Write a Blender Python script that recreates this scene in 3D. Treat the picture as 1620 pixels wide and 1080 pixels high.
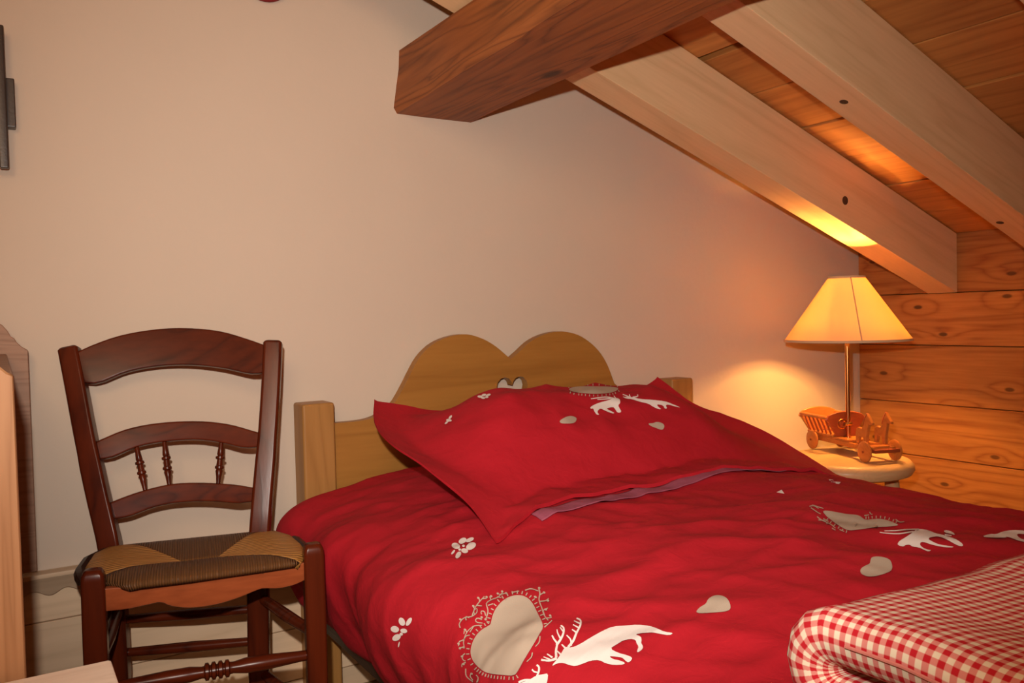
import bpy, bmesh, math, random
from mathutils import Vector as V, noise, Matrix
from mathutils.bvhtree import BVHTree
from mathutils.geometry import delaunay_2d_cdt

random.seed(7)
for o in list(bpy.data.objects):
    bpy.data.objects.remove(o)
S = bpy.context.scene
COL = S.collection
PI = math.pi

# ------------------------------------------------------------------ camera
FPX = 1308.0                              # focal length in pixels of a 1620 x 1080 frame
CAM = V((0.0, -1.864, 0.865))
yaw, pit, rol = (math.radians(a) for a in (31.8, 1.75, 1.35))
FW = V((math.sin(yaw)*math.cos(pit), math.cos(yaw)*math.cos(pit), -math.sin(pit)))
_r = V((math.cos(yaw), -math.sin(yaw), 0)); _u = _r.cross(FW)
RT = _r*math.cos(rol) - _u*math.sin(rol)
UP = _u*math.cos(rol) + _r*math.sin(rol)
cd = bpy.data.cameras.new('camera'); cam = bpy.data.objects.new('camera', cd); COL.objects.link(cam)
cd.sensor_width = 36; cd.lens = 36*FPX/1620; cd.clip_start = 0.02
m = Matrix((RT, UP, -FW)).transposed().to_4x4(); m.translation = CAM
cam.matrix_world = m
S.camera = cam

# ------------------------------------------------------------------ world, flash, exposure
w = bpy.data.worlds.new('world'); S.world = w; w.use_nodes = True
w.node_tree.nodes['Background'].inputs[0].default_value = (1.0, 0.72, 0.5, 1)
w.node_tree.nodes['Background'].inputs[1].default_value = 0.05
fl = bpy.data.lights.new('camera_flash', 'SPOT')      # the camera's own flash, up and left of the lens
fl.energy = 96; fl.color = (1.0, 0.91, 0.82); fl.spot_size = math.radians(94); fl.spot_blend = 1.0
fl.shadow_soft_size = 0.012
flo = bpy.data.objects.new('camera_flash', fl); COL.objects.link(flo)
flo.matrix_world = m; flo.location = CAM - _r*0.045 + _u*0.120 + FW*0.02
rl = bpy.data.lights.new('fill_light', 'POINT')        # added warm fill behind the camera, no known lamp there
rl.energy = 34; rl.color = (1.0, 0.66, 0.38); rl.shadow_soft_size = 0.25
rlo = bpy.data.objects.new('fill_light', rl); COL.objects.link(rlo); rlo.location = (-0.5, -2.45, 1.62)
S.view_settings.view_transform = 'Standard'
S.view_settings.look = 'None'
S.view_settings.gamma = 1.0
S.view_settings.use_curve_mapping = False
S.view_settings.exposure = 0.0

# ------------------------------------------------------------------ pixel -> place
def ray(x, y): return FW + RT*((x-810)/FPX) + UP*((540-y)/FPX)
def on(ax, v, x, y):
    d = ray(x, y); return CAM + d*((v-CAM[ax])/d[ax])
def oy(v, x, y): return on(1, v, x, y)
def oz(v, x, y): return on(2, v, x, y)
def ox(v, x, y): return on(0, v, x, y)
def opl(p, n, x, y):
    d = ray(x, y); return CAM + d*((p-CAM).dot(n)/d.dot(n))

# ------------------------------------------------------------------ builders
def wloc(o):
    l = V((0, 0, 0))
    while o: l += o.location; o = o.parent
    return l
def tag(o, label=None, cat=None, group=None, kind=None):
    if label: o['label'] = label
    if cat: o['category'] = cat
    if group: o['group'] = group
    if kind: o['kind'] = kind
    return o
def empty(name, loc, label=None, cat=None, group=None, kind=None):
    o = bpy.data.objects.new(name, None); COL.objects.link(o); o.location = loc; o.empty_display_size = .05
    return tag(o, label, cat, group, kind)
def mk(name, vf, mat, parent=None, smooth=False, bevel=0, seg=2, origin=None, uv=None, angle=35):
    """vf in world coordinates -> one mesh object"""
    vs, fs = vf
    base = wloc(parent) if parent else V(origin if origin else (0, 0, 0))
    me = bpy.data.meshes.new(name)
    me.from_pydata([tuple(V(v)-base) for v in vs], [], fs)
    bm = bmesh.new(); bm.from_mesh(me)
    bmesh.ops.remove_doubles(bm, verts=bm.verts, dist=1e-6)
    bmesh.ops.recalc_face_normals(bm, faces=bm.faces)
    if bevel:
        es = [e for e in bm.edges if len(e.link_faces) == 2 and e.calc_face_angle(0) > math.radians(angle)]
        bmesh.ops.bevel(bm, geom=es, offset=bevel, segments=seg, profile=.5, affect='EDGES', clamp_overlap=True)
    bm.to_mesh(me); bm.free()
    if smooth or bevel:
        for p in me.polygons: p.use_smooth = True
        me.set_sharp_from_angle(angle=math.radians(40))
    me.materials.append(mat)
    o = bpy.data.objects.new(name, me); COL.objects.link(o)
    if parent: o.parent = parent
    else: o.location = base
    if bevel:
        wn = o.modifiers.new('normals', 'WEIGHTED_NORMAL'); wn.keep_sharp = True; wn.weight = 80
    return o
def box(a, b):
    x0, y0, z0 = a; x1, y1, z1 = b
    return ([(x0,y0,z0),(x1,y0,z0),(x1,y1,z0),(x0,y1,z0),(x0,y0,z1),(x1,y0,z1),(x1,y1,z1),(x0,y1,z1)],
            [(0,3,2,1),(4,5,6,7),(0,1,5,4),(1,2,6,5),(2,3,7,6),(3,0,4,7)])
def prism(poly, vec):
    n = len(poly); vec = V(vec)
    vs = [V(p) for p in poly] + [V(p)+vec for p in poly]
    return vs, [tuple(range(n))[::-1], tuple(range(n, 2*n))] + [(i, (i+1) % n, n+(i+1) % n, n+i) for i in range(n)]
def tube(path, radii, seg=12, up=None, rect=None):
    """swept round (or rectangular, rect=(w,d) factor lists) section along a path"""
    vs, fs = [], []
    path = [V(p) for p in path]
    if not hasattr(radii, '__len__'): radii = [radii]*len(path)
    prev = None
    for i, p in enumerate(path):
        t = (path[min(i+1, len(path)-1)] - path[max(i-1, 0)]).normalized()
        a = V(up) if up else (prev if prev else (V((0,0,1)) if abs(t.z) < .9 else V((1,0,0))))
        n = (a - t*a.dot(t)).normalized(); b = t.cross(n); prev = n
        if rect:
            hw, hd = rect
            for sx, sy in ((-1,-1),(1,-1),(1,1),(-1,1)):
                vs.append(p + b*(sx*hw*radii[i]) + n*(sy*hd*radii[i]))
        else:
            for k in range(seg):
                q = 2*PI*k/seg; vs.append(p + (n*math.cos(q) + b*math.sin(q))*radii[i])
    s = 4 if rect else seg
    for i in range(len(path)-1):
        for k in range(s):
            fs.append((i*s+k, i*s+(k+1) % s, (i+1)*s+(k+1) % s, (i+1)*s+k))
    fs.append(tuple(range(s))[::-1]); fs.append(tuple((len(path)-1)*s+k for k in range(s)))
    return vs, fs
def lathe(prof, c, seg=32, axis=(0,0,1), closed=False):
    ax = V(axis).normalized(); a = V((1,0,0)) if abs(ax.x) < .9 else V((0,1,0))
    n = (a - ax*a.dot(ax)).normalized(); b = ax.cross(n); c = V(c)
    vs, fs = [], []
    for r, z in prof:
        for k in range(seg):
            q = 2*PI*k/seg; vs.append(c + ax*z + (n*math.cos(q)+b*math.sin(q))*r)
    m_ = len(prof)
    for i in range(m_ if closed else m_-1):
        j = (i+1) % m_
        for k in range(seg):
            fs.append((i*seg+k, i*seg+(k+1) % seg, j*seg+(k+1) % seg, j*seg+k))
    if not closed:
        if prof[0][0] > 1e-5: fs.append(tuple(range(seg))[::-1])
        if prof[-1][0] > 1e-5: fs.append(tuple((m_-1)*seg+k for k in range(seg)))
    return vs, fs
def grid(pts, closeu=False):
    """pts[i][j] -> mesh"""
    r, c = len(pts), len(pts[0])
    vs = [p for row in pts for p in row]
    fs = [(i*c+j, i*c+j+1, (i+1)*c+j+1, (i+1)*c+j) for i in range(r-1) for j in range(c-1)]
    return vs, fs
def join(*vfs):
    V_, F_ = [], []
    for vs, fs in vfs:
        k = len(V_); V_ += list(vs); F_ += [tuple(i+k for i in f) for f in fs]
    return V_, F_
def catmull(pts, n):
    P = [V(p) for p in pts]; P = [P[0]*2-P[1]] + P + [P[-1]*2-P[-2]]
    dense = []
    for i in range(1, len(P)-2):
        for k in range(24):
            t = k/24; a, b, c, d = P[i-1], P[i], P[i+1], P[i+2]
            dense.append(.5*((2*b)+(c-a)*t+(2*a-5*b+4*c-d)*t*t+(3*b-a-3*c+d)*t**3))
    dense.append(P[-2])
    L = [0]
    for a, b in zip(dense, dense[1:]): L.append(L[-1]+(b-a).length)
    out, j = [], 0
    for k in range(n):
        s = L[-1]*k/(n-1)
        while j < len(L)-2 and L[j+1] < s: j += 1
        f = (s-L[j])/max(1e-9, L[j+1]-L[j]); out.append(dense[j].lerp(dense[j+1], min(1, f)))
    return out

# ------------------------------------------------------------------ materials
def mat(name):
    M = bpy.data.materials.new(name); M.use_nodes = True
    nt = M.node_tree; b = nt.nodes['Principled BSDF']
    return M, nt, b
def plain(name, col, rough=.6, metal=0, spec=.5, bump=0, bscale=200, vary=0):
    M, nt, b = mat(name)
    b.inputs['Base Color'].default_value = (*col, 1); b.inputs['Roughness'].default_value = rough
    b.inputs['Metallic'].default_value = metal; b.inputs['Specular IOR Level'].default_value = spec
    N, L = nt.nodes, nt.links
    tc = N.new('ShaderNodeTexCoord')
    if bump:
        n = N.new('ShaderNodeTexNoise'); n.inputs['Scale'].default_value = bscale; n.inputs['Detail'].default_value = 4
        L.new(tc.outputs['Object'], n.inputs['Vector'])
        bp = N.new('ShaderNodeBump'); bp.inputs['Strength'].default_value = bump; bp.inputs['Distance'].default_value = .002
        L.new(n.outputs[0], bp.inputs['Height']); L.new(bp.outputs[0], b.inputs['Normal'])
    if vary:
        n = N.new('ShaderNodeTexNoise'); n.inputs['Scale'].default_value = 5; n.inputs['Detail'].default_value = 5
        L.new(tc.outputs['Object'], n.inputs['Vector'])
        mx = N.new('ShaderNodeMix'); mx.data_type = 'RGBA'
        mx.inputs['A'].default_value = (*[c*(1-vary) for c in col], 1); mx.inputs['B'].default_value = (*[min(1, c*(1+vary)) for c in col], 1)
        L.new(n.outputs[0], mx.inputs['Factor']); L.new(mx.outputs['Result'], b.inputs['Base Color'])
    return M
def wood(name, light, dark, axis='X', rot=(0,0,0), rough=.5, rings=16, fine=130, knots=0, knotcol=None, bump=.15, coat=0, contrast=1.0, distort=5, kscale=3.2, squash=.06, flat=None, spec=.28):
    M, nt, b = mat(name); N, L = nt.nodes, nt.links
    tc = N.new('ShaderNodeTexCoord'); oi = N.new('ShaderNodeObjectInfo')
    mul = N.new('ShaderNodeMath'); mul.operation = 'MULTIPLY'; mul.inputs[1].default_value = 13.7
    L.new(oi.outputs['Random'], mul.inputs[0])
    add = N.new('ShaderNodeVectorMath'); add.operation = 'ADD'
    L.new(mul.outputs[0], add.inputs[1])
    mr = N.new('ShaderNodeMapping'); mr.inputs['Rotation'].default_value = rot
    L.new(tc.outputs['Object'], mr.inputs['Vector']); L.new(mr.outputs[0], add.inputs[0])
    sc = [1, 1, 1]; sc['XYZ'.index(axis)] = squash
    mp = N.new('ShaderNodeMapping'); mp.inputs['Scale'].default_value = sc
    L.new(add.outputs[0], mp.inputs['Vector'])
    big = N.new('ShaderNodeTexNoise'); big.inputs['Scale'].default_value = rings*.55; big.inputs['Detail'].default_value = 3
    big.inputs['Distortion'].default_value = .4
    L.new(mp.outputs[0], big.inputs['Vector'])
    # growth rings: contour lines of the large noise
    rg = N.new('ShaderNodeMath'); rg.operation = 'MULTIPLY'; rg.inputs[1].default_value = rings*distort*.5
    L.new(big.outputs[0], rg.inputs[0])
    fr = N.new('ShaderNodeMath'); fr.operation = 'PINGPONG'; fr.inputs[1].default_value = 1
    L.new(rg.outputs[0], fr.inputs[0])
    pw = N.new('ShaderNodeMath'); pw.operation = 'POWER'; pw.inputs[1].default_value = 2.5
    L.new(fr.outputs[0], pw.inputs[0])
    fi = N.new('ShaderNodeTexNoise'); fi.inputs['Scale'].default_value = fine; fi.inputs['Detail'].default_value = 4
    L.new(mp.outputs[0], fi.inputs['Vector'])
    mixf = N.new('ShaderNodeMath'); mixf.operation = 'MULTIPLY_ADD'; mixf.inputs[1].default_value = .55*contrast
    L.new(pw.outputs[0], mixf.inputs[0])
    f2 = N.new('ShaderNodeMath'); f2.operation = 'MULTIPLY_ADD'; f2.inputs[1].default_value = .9*contrast; f2.inputs[2].default_value = -.25*contrast
    L.new(fi.outputs[0], f2.inputs[0]); L.new(f2.outputs[0], mixf.inputs[2])
    mixf.use_clamp = True
    mx = N.new('ShaderNodeMix'); mx.data_type = 'RGBA'
    mx.inputs['A'].default_value = (*light, 1); mx.inputs['B'].default_value = (*dark, 1)
    L.new(mixf.outputs[0], mx.inputs['Factor'])
    # each plank a little lighter or darker
    hv = N.new('ShaderNodeHueSaturation')
    vv = N.new('ShaderNodeMapRange'); vv.inputs['To Min'].default_value = .86; vv.inputs['To Max'].default_value = 1.12
    L.new(oi.outputs['Random'], vv.inputs['Value']); L.new(vv.outputs[0], hv.inputs['Value'])
    L.new(mx.outputs['Result'], hv.inputs['Color'])
    out = hv.outputs[0]
    if knots:
        ks = [1, 1, 1]; ks['XYZ'.index(axis)] = .45
        mk_ = N.new('ShaderNodeMapping'); mk_.inputs['Scale'].default_value = ks
        L.new(add.outputs[0], mk_.inputs['Vector'])
        vo = N.new('ShaderNodeTexVoronoi'); vo.inputs['Scale'].default_value = kscale
        if flat:
            vo.voronoi_dimensions = '2D'
            sx_ = N.new('ShaderNodeSeparateXYZ'); cx_ = N.new('ShaderNodeCombineXYZ'); L.new(mk_.outputs[0], sx_.inputs[0])
            for k_, ax_ in enumerate([a_ for a_ in 'XYZ' if a_ != flat]): L.new(sx_.outputs[ax_], cx_.inputs[k_])
            L.new(cx_.outputs[0], vo.inputs['Vector'])
        else: L.new(mk_.outputs[0], vo.inputs['Vector'])
        mr2 = N.new('ShaderNodeMapRange'); mr2.inputs['From Min'].default_value = .045*knots; mr2.inputs['From Max'].default_value = .075*knots
        mr2.inputs['To Min'].default_value = .85; mr2.inputs['To Max'].default_value = 0
        L.new(vo.outputs['Distance'], mr2.inputs['Value'])
        mk2 = N.new('ShaderNodeMix'); mk2.data_type = 'RGBA'; mk2.inputs['B'].default_value = (*(knotcol or [c*.4 for c in dark]), 1)
        L.new(mr2.outputs[0], mk2.inputs['Factor']); L.new(out, mk2.inputs['A']); out = mk2.outputs['Result']
        # grain flows round the knots
        wv = N.new('ShaderNodeMath'); wv.operation = 'MULTIPLY_ADD'; wv.inputs[1].default_value = -rings*.8
        ex = N.new('ShaderNodeMath'); ex.operation = 'SMOOTH_MIN'; ex.inputs[1].default_value = .32; ex.inputs[2].default_value = .1
        L.new(vo.outputs['Distance'], ex.inputs[0]); L.new(ex.outputs[0], wv.inputs[0]); L.new(rg.outputs[0], wv.inputs[2])
        L.new(wv.outputs[0], fr.inputs[0])
    L.new(out, b.inputs['Base Color'])
    b.inputs['Roughness'].default_value = rough; b.inputs['Specular IOR Level'].default_value = spec
    b.inputs['Coat Weight'].default_value = coat; b.inputs['Coat Roughness'].default_value = .2
    bp = N.new('ShaderNodeBump'); bp.inputs['Strength'].default_value = bump; bp.inputs['Distance'].default_value = .002
    L.new(mixf.outputs[0], bp.inputs['Height']); L.new(bp.outputs[0], b.inputs['Normal'])
    return M
SLOPE = .352; SA = math.atan(SLOPE)
M_plaster = plain('plaster', (.63, .52, .415), .92, spec=.15, bump=.25, bscale=60, vary=.03)
M_purlin = wood('old_beam_wood', (.42, .130, .032), (.11, .030, .010), 'Y', rough=.55, rings=14, fine=90, knots=.7, bump=.5, contrast=.9, kscale=2.4)
M_rafter = wood('planed_rafter_wood', (.80, .53, .29), (.60, .36, .17), 'X', rot=(0, -SA, 0), rough=.6, rings=9, fine=160, contrast=.6, bump=.1)
M_board = wood('ceiling_board_wood', (.58, .24, .062), (.34, .115, .03), 'Y', rough=.55, rings=10, fine=120, contrast=.8)
M_rplank = wood('pine_plank_wood', (.52, .215, .055), (.30, .095, .024), 'Y', rough=.45, rings=12, fine=130, knots=.75, knotcol=(.10, .035, .012), contrast=1.15, kscale=7, coat=.1, flat='X', distort=3.2)
M_bplank = wood('pale_panel_wood', (.78, .58, .39), (.60, .43, .27), 'X', rough=.6, rings=10, fine=120, contrast=.7)
M_floor = wood('floor_wood', (.36, .22, .11), (.24, .14, .065), 'X', rough=.5)
M_chairx = wood('cherry_wood_rail', (.100, .0145, .0038), (.030, .0050, .0022), 'X', rough=.27, rings=10, fine=110, contrast=.9, coat=.0, bump=.05, spec=.22)
M_chairz = wood('cherry_wood_post', (.100, .0145, .0038), (.030, .0050, .0022), 'Z', rough=.27, rings=10, fine=110, contrast=.9, coat=.0, bump=.05, spec=.22)
M_apron = wood('worn_cherry_wood', (.33, .080, .026), (.17, .036, .012), 'X', rough=.24, rings=8, fine=140, contrast=1.1, coat=.35, bump=.06)
M_dark = wood('dark_stained_wood', (.035, .016, .010), (.018, .008, .006), 'Y', rough=.4)
M_bedx = wood('honey_pine_board', (.45, .205, .042), (.30, .122, .022), 'X', rough=.45, rings=9, fine=120, contrast=.75, coat=.1)
M_bedz = wood('honey_pine_post', (.40, .195, .055), (.28, .125, .032), 'Z', rough=.45, rings=9, fine=120, contrast=.7, coat=.1)
M_cab = wood('larch_wood', (.40, .20, .09), (.26, .115, .045), 'Z', rough=.55, rings=16, fine=110, contrast=1.0)
M_cabx = wood('larch_wood_grey', (.36, .22, .15), (.24, .14, .09), 'X', rough=.6)
M_slab = wood('pale_bench_wood', (.78, .65, .53), (.64, .51, .40), 'X', rough=.6, contrast=.7)
M_stool = wood('beech_wood', (.62, .40, .20), (.50, .29, .13), 'X', rough=.45, contrast=.6, coat=.1)
M_toy = wood('varnished_toy_wood', (.52, .17, .035), (.36, .10, .02), 'X', rough=.35, contrast=.6, coat=.2)
M_toyred = wood('red_toy_wood', (.34, .07, .02), (.22, .04, .014), 'X', rough=.35, contrast=.6, coat=.2)
M_brass = plain('brass', (.62, .30, .10), .28, metal=1)
M_nail = plain('steel_nail', (.45, .42, .40), .3, metal=1)
M_knot = plain('knot', (.07, .03, .015), .6, bump=.2)
M_black = plain('black_frame_and_shadow', (.03, .018, .014), .35, bump=.1)
M_grey = plain('picture_mount', (.40, .29, .2), .6, bump=.1)
M_heartp = plain('printed_linen_beige', (.47, .385, .30), .9, spec=.1, bump=.15, bscale=900)
M_white = plain('printed_white', (.78, .72, .68), .9, spec=.1, bump=.1, bscale=900)
M_redo = plain('red_felt', (.25, .01, .012), .8, bump=.2)

def fabric(name, col, col2, rough=.85):
    M, nt, b = mat(name); N, L = nt.nodes, nt.links
    tc = N.new('ShaderNodeTexCoord')
    n = N.new('ShaderNodeTexNoise'); n.inputs['Scale'].default_value = 4; n.inputs['Detail'].default_value = 3
    L.new(tc.outputs['Object'], n.inputs['Vector'])
    mx = N.new('ShaderNodeMix'); mx.data_type = 'RGBA'; mx.inputs['A'].default_value = (*col, 1); mx.inputs['B'].default_value = (*col2, 1)
    L.new(n.outputs[0], mx.inputs['Factor']); L.new(mx.outputs['Result'], b.inputs['Base Color'])
    b.inputs['Roughness'].default_value = rough; b.inputs['Specular IOR Level'].default_value = .2
    b.inputs['Sheen Weight'].default_value = 0.0; b.inputs['Sheen Roughness'].default_value = .5
    b.inputs['Sheen Tint'].default_value = (1, .3, .35, 1)
    n2 = N.new('ShaderNodeTexNoise'); n2.inputs['Scale'].default_value = 28; n2.inputs['Detail'].default_value = 5
    n2.inputs['Distortion'].default_value = .6
    L.new(tc.outputs['Object'], n2.inputs['Vector'])
    bp = N.new('ShaderNodeBump'); bp.inputs['Strength'].default_value = .25; bp.inputs['Distance'].default_value = .01
    L.new(n2.outputs[0], bp.inputs['Height']); L.new(bp.outputs[0], b.inputs['Normal'])
    return M
M_red = fabric('red_cotton', (.44, .011, .022), (.37, .008, .016))
M_lining = fabric('faded_purple_lining', (.33, .085, .13), (.26, .06, .10))

def gingham(name, p=.0090):
    M, nt, b = mat(name); N, L = nt.nodes, nt.links
    uv = N.new('ShaderNodeUVMap'); uv.uv_map = 'weave'
    sp = N.new('ShaderNodeSeparateXYZ'); L.new(uv.outputs[0], sp.inputs[0])
    nz = N.new('ShaderNodeTexNoise'); nz.inputs['Scale'].default_value = 25; L.new(uv.outputs[0], nz.inputs['Vector'])
    outs = []
    for k in (0, 1):
        d = N.new('ShaderNodeMath'); d.operation = 'MULTIPLY_ADD'; d.inputs[1].default_value = 2/p
        nn = N.new('ShaderNodeMath'); nn.operation = 'MULTIPLY'; nn.inputs[1].default_value = .5
        L.new(nz.outputs[0], nn.inputs[0]); L.new(nn.outputs[0], d.inputs[2])
        L.new(sp.outputs[k], d.inputs[0])
        g = N.new('ShaderNodeMath'); g.operation = 'PINGPONG'; g.inputs[1].default_value = 1; L.new(d.outputs[0], g.inputs[0])
        s = N.new('ShaderNodeMapRange'); s.interpolation_type = 'SMOOTHSTEP'; s.inputs['From Min'].default_value = .42; s.inputs['From Max'].default_value = .58
        L.new(g.outputs[0], s.inputs['Value']); outs.append(s.outputs[0])
    a = N.new('ShaderNodeMath'); a.operation = 'ADD'; L.new(outs[0], a.inputs[0]); L.new(outs[1], a.inputs[1])
    h = N.new('ShaderNodeMath'); h.operation = 'MULTIPLY'; h.inputs[1].default_value = .5; L.new(a.outputs[0], h.inputs[0])
    cr = N.new('ShaderNodeValToRGB'); e = cr.color_ramp.elements
    e[0].position = 0; e[0].color = (.66, .58, .44, 1); e[1].position = 1; e[1].color = (.42, .012, .02, 1)
    e2 = e.new(.5); e2.color = (.56, .20, .17, 1)
    L.new(h.outputs[0], cr.inputs[0]); L.new(cr.outputs[0], b.inputs['Base Color'])
    b.inputs['Roughness'].default_value = .9; b.inputs['Specular IOR Level'].default_value = .15
    return M
M_ging = gingham('red_white_gingham')

def rush(name, axis, col, dark):
    M, nt, b = mat(name); N, L = nt.nodes, nt.links
    uv = N.new('ShaderNodeUVMap'); uv.uv_map = 'strand'
    sp = N.new('ShaderNodeSeparateXYZ'); L.new(uv.outputs[0], sp.inputs[0])
    mp = N.new('ShaderNodeMapping'); mp.inputs['Scale'].default_value = (230, 14, 1); L.new(uv.outputs[0], mp.inputs['Vector'])
    n = N.new('ShaderNodeTexNoise'); n.inputs['Scale'].default_value = 1; n.inputs['Detail'].default_value = 3; L.new(mp.outputs[0], n.inputs['Vector'])
    d = N.new('ShaderNodeMath'); d.operation = 'MULTIPLY_ADD'; d.inputs[1].default_value = 480 if axis == 'Y' else 200; L.new(sp.outputs[0], d.inputs[0])
    n3 = N.new('ShaderNodeMath'); n3.operation = 'MULTIPLY'; n3.inputs[1].default_value = 1.6; L.new(n.outputs[0], n3.inputs[0]); L.new(n3.outputs[0], d.inputs[2])
    g = N.new('ShaderNodeMath'); g.operation = 'PINGPONG'; g.inputs[1].default_value = 1; L.new(d.outputs[0], g.inputs[0])
    a = N.new('ShaderNodeMath'); a.operation = 'MULTIPLY_ADD'; a.inputs[1].default_value = .6; L.new(g.outputs[0], a.inputs[0])
    n4 = N.new('ShaderNodeMath'); n4.operation = 'MULTIPLY'; n4.inputs[1].default_value = .6; L.new(n.outputs[0], n4.inputs[0]); L.new(n4.outputs[0], a.inputs[2])
    a.use_clamp = True
    mx = N.new('ShaderNodeMix'); mx.data_type = 'RGBA'; mx.inputs['A'].default_value = (*dark, 1); mx.inputs['B'].default_value = (*col, 1)
    L.new(a.outputs[0], mx.inputs['Factor']); L.new(mx.outputs['Result'], b.inputs['Base Color'])
    b.inputs['Roughness'].default_value = .5
    bp = N.new('ShaderNodeBump'); bp.inputs['Strength'].default_value = .8; bp.inputs['Distance'].default_value = .002
    L.new(g.outputs[0], bp.inputs['Height']); L.new(bp.outputs[0], b.inputs['Normal'])
    return M
M_rush_side = rush('rush_bright_sheen', 'X', (.52, .25, .055), (.24, .095, .018))  # same rush throughout; bright reflection off the sideways strands put into the colour
M_rush_front = rush('rush_dull_sheen', 'Y', (.165, .070, .020), (.062, .026, .010))  # weaker reflection off the front-to-back strands painted as a darker tone

# ------------------------------------------------------------------ the room
CX = 2.62                                           # wooden side wall
def zr(x): return .907 + SLOPE*(CX-x)               # underside of the rafters
def zb(x): return 1.099 + SLOPE*(CX-x)              # underside of the ceiling boards
XL, YB = -1.7, -3.0
def structure(name, vf, mt, parent=None, **k):
    o = mk(name, vf, mt, parent, **k)
    if parent is None: o['kind'] = 'structure'
    return o
fl_ = structure('floor', box((XL-.1, YB-.1, -.06), (CX+.12, .1, -.022)), M_floor)
tag(fl_, 'pale wooden plank floor mostly hidden below the bed and chair', None)
y = .0; k = 0
while y > YB:                                       # floor planks run along the back wall
    mk('plank', box((XL, max(YB, y-.118), -.021), (CX, y-.002, 0)), M_floor, fl_, bevel=.0015, seg=1); y -= .12
wb = structure('wall_back', prism([(XL, 0, 0), (CX+.02, 0, 0), (CX+.02, 0, zb(CX+.02)+.02), (XL, 0, zb(XL)+.02)], (0, .1, 0)), M_plaster)
tag(wb, 'cream plastered gable wall behind the bed and the chair')
wr = structure('wall_right', box((CX+.02, YB, -.02), (CX+.1, 0, 1.14)), M_dark)
tag(wr, 'low wall of orange pine planks beside the lamp')
zs = [0, .178, .362, .540, .736, .908, 1.10]
for a, b_ in zip(zs, zs[1:]):
    mk('plank', box((CX, YB, a+.0012), (CX+.022, -.001, b_-.0012)), M_rplank, wr, bevel=.0018, seg=1)
structure('wall_left', box((XL-.1, YB, -.02), (XL, 0, zb(XL))), M_plaster)
structure('wall_front', prism([(XL, YB-.1, 0), (CX+.02, YB-.1, 0), (CX+.02, YB-.1, zb(CX)+.02), (XL, YB-.1, zb(XL)+.02)], (0, .1, 0)), M_plaster)
ce = structure('ceiling', prism([(XL-.1, YB-.1, zb(XL-.1)+.024), (CX+.12, YB-.1, zb(CX+.12)+.024), (CX+.12, YB-.1, zb(CX+.12)+.06), (XL-.1, YB-.1, zb(XL-.1)+.06)], (0, -YB+.2, 0)), M_dark)
tag(ce, 'sloping ceiling of orange brown boards above the rafters')
seams = [2.628, 2.450, 2.260, 2.061, 1.882, 1.688, 1.500]
while seams[-1] > XL: seams.append(seams[-1]-random.uniform(.17, .21))
for i in range(len(seams)-1):
    x1, x0 = seams[i], seams[i+1]
    g0 = .016 if abs(x0-1.5) < .01 else (.005 if abs(x0-1.688) < .01 else .0025)
    g1 = .004 if abs(x1-1.5) < .01 else .0015
    x0 += g0; x1 -= g1; dz = random.uniform(-.002, .002)
    mk('board', prism([(x0, YB, zb(x0)+dz), (x1, YB, zb(x1)+dz), (x1+.007, YB, zb(x1)+.02), (x0+.007, YB, zb(x0)+.02)], (0, -YB-.001, 0)), M_board, ce, bevel=.0015, seg=1)

# panelling at the foot of the back wall
tr = empty('trim_1', (0, 0, 0), 'pale panelling of horizontal boards with scalloped edge under the plaster', kind='structure')
for a, b_ in ((0, .048), (.050, .166), (.168, .288), (.290, .382)):
    mk('plank', box((XL, -.016, a), (CX-.001, -.0005, b_)), M_bplank, tr, bevel=.0015, seg=1)
x = XL
M_scal = wood('scalloped_board_wood', (.40, .29, .19), (.28, .19, .11), 'X', rough=.6, rings=10, contrast=.7)
sc = []
while x < CX-.02:
    sc.append((x, -.018, .350-.0055*math.cos((x-.067)*2*PI/.056) )); x += .004
mk('scalloped_board', prism([(XL, -.018, .378)] + sc + [(CX-.02, -.018, .378)], (0, -.013, 0)), M_scal, tr)
mk('cap', box((XL, -.034, .378), (CX-.001, 0, .388)), M_bplank, tr, bevel=.003)

# ------------------------------------------------------------------ beams
beam = []
n = 70; ring = 18
def purlin_section(yv):
    L_ = .838 + .045*max(-1, yv)                # the old beam wanders a little
    L_ = .838 - .055*min(1, -yv)
    R_ = 1.057 - .022*min(1, -yv)
    zb_ = 1.365
    tl = .852 - .005*yv
    P = [(L_+.006, zb_), (R_-.012, zb_-.001), (R_, zb_+.010), (R_+.002, zr(R_)-.006), (tl+.02, zr(tl+.02)-.004), (tl, zr(tl)-.012), (L_-.001, zb_+.014)]
    return P
rows = []
for i in range(n+1):
    yv = .04 - i*(3.04/n)
    P = purlin_section(yv); out = []
    for j in range(len(P)):
        a, b_ = P[j], P[(j+1) % len(P)]
        for t in range(3):
            q = t/3; px_, pz_ = a[0]+(b_[0]-a[0])*q, a[1]+(b_[1]-a[1])*q
            d = noise.noise((px_*9, yv*5, pz_*9))*.006 + noise.noise((px_*30, yv*14, pz_*30))*.0018
            top = pz_ > zr(px_)-.02
            out.append(V((px_ + (0 if top else d), yv, pz_ + (0 if top else -abs(d)*.5))))
    rows.append(out + [out[0]])
vf = grid(rows); c_ = len(rows[0])
vf[1].append(tuple(range(c_-1))); vf[1].append(tuple(n*c_+k for k in range(c_-1)))
o = mk('ceiling_beam', vf, M_purlin, smooth=True)
tag(o, 'thick dark brown old beam coming out of the cream wall', 'beam')
labels = ['pale rafter closest to the cream wall, ending above the lamp',
          'second pale rafter from the cream wall, over the bed',
          'third pale rafter, cut off at the top right corner', 'rafter above the camera, fourth from the cream wall',
          'rafter behind the camera, fifth from the cream wall', 'rafter farthest behind the camera']
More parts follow.
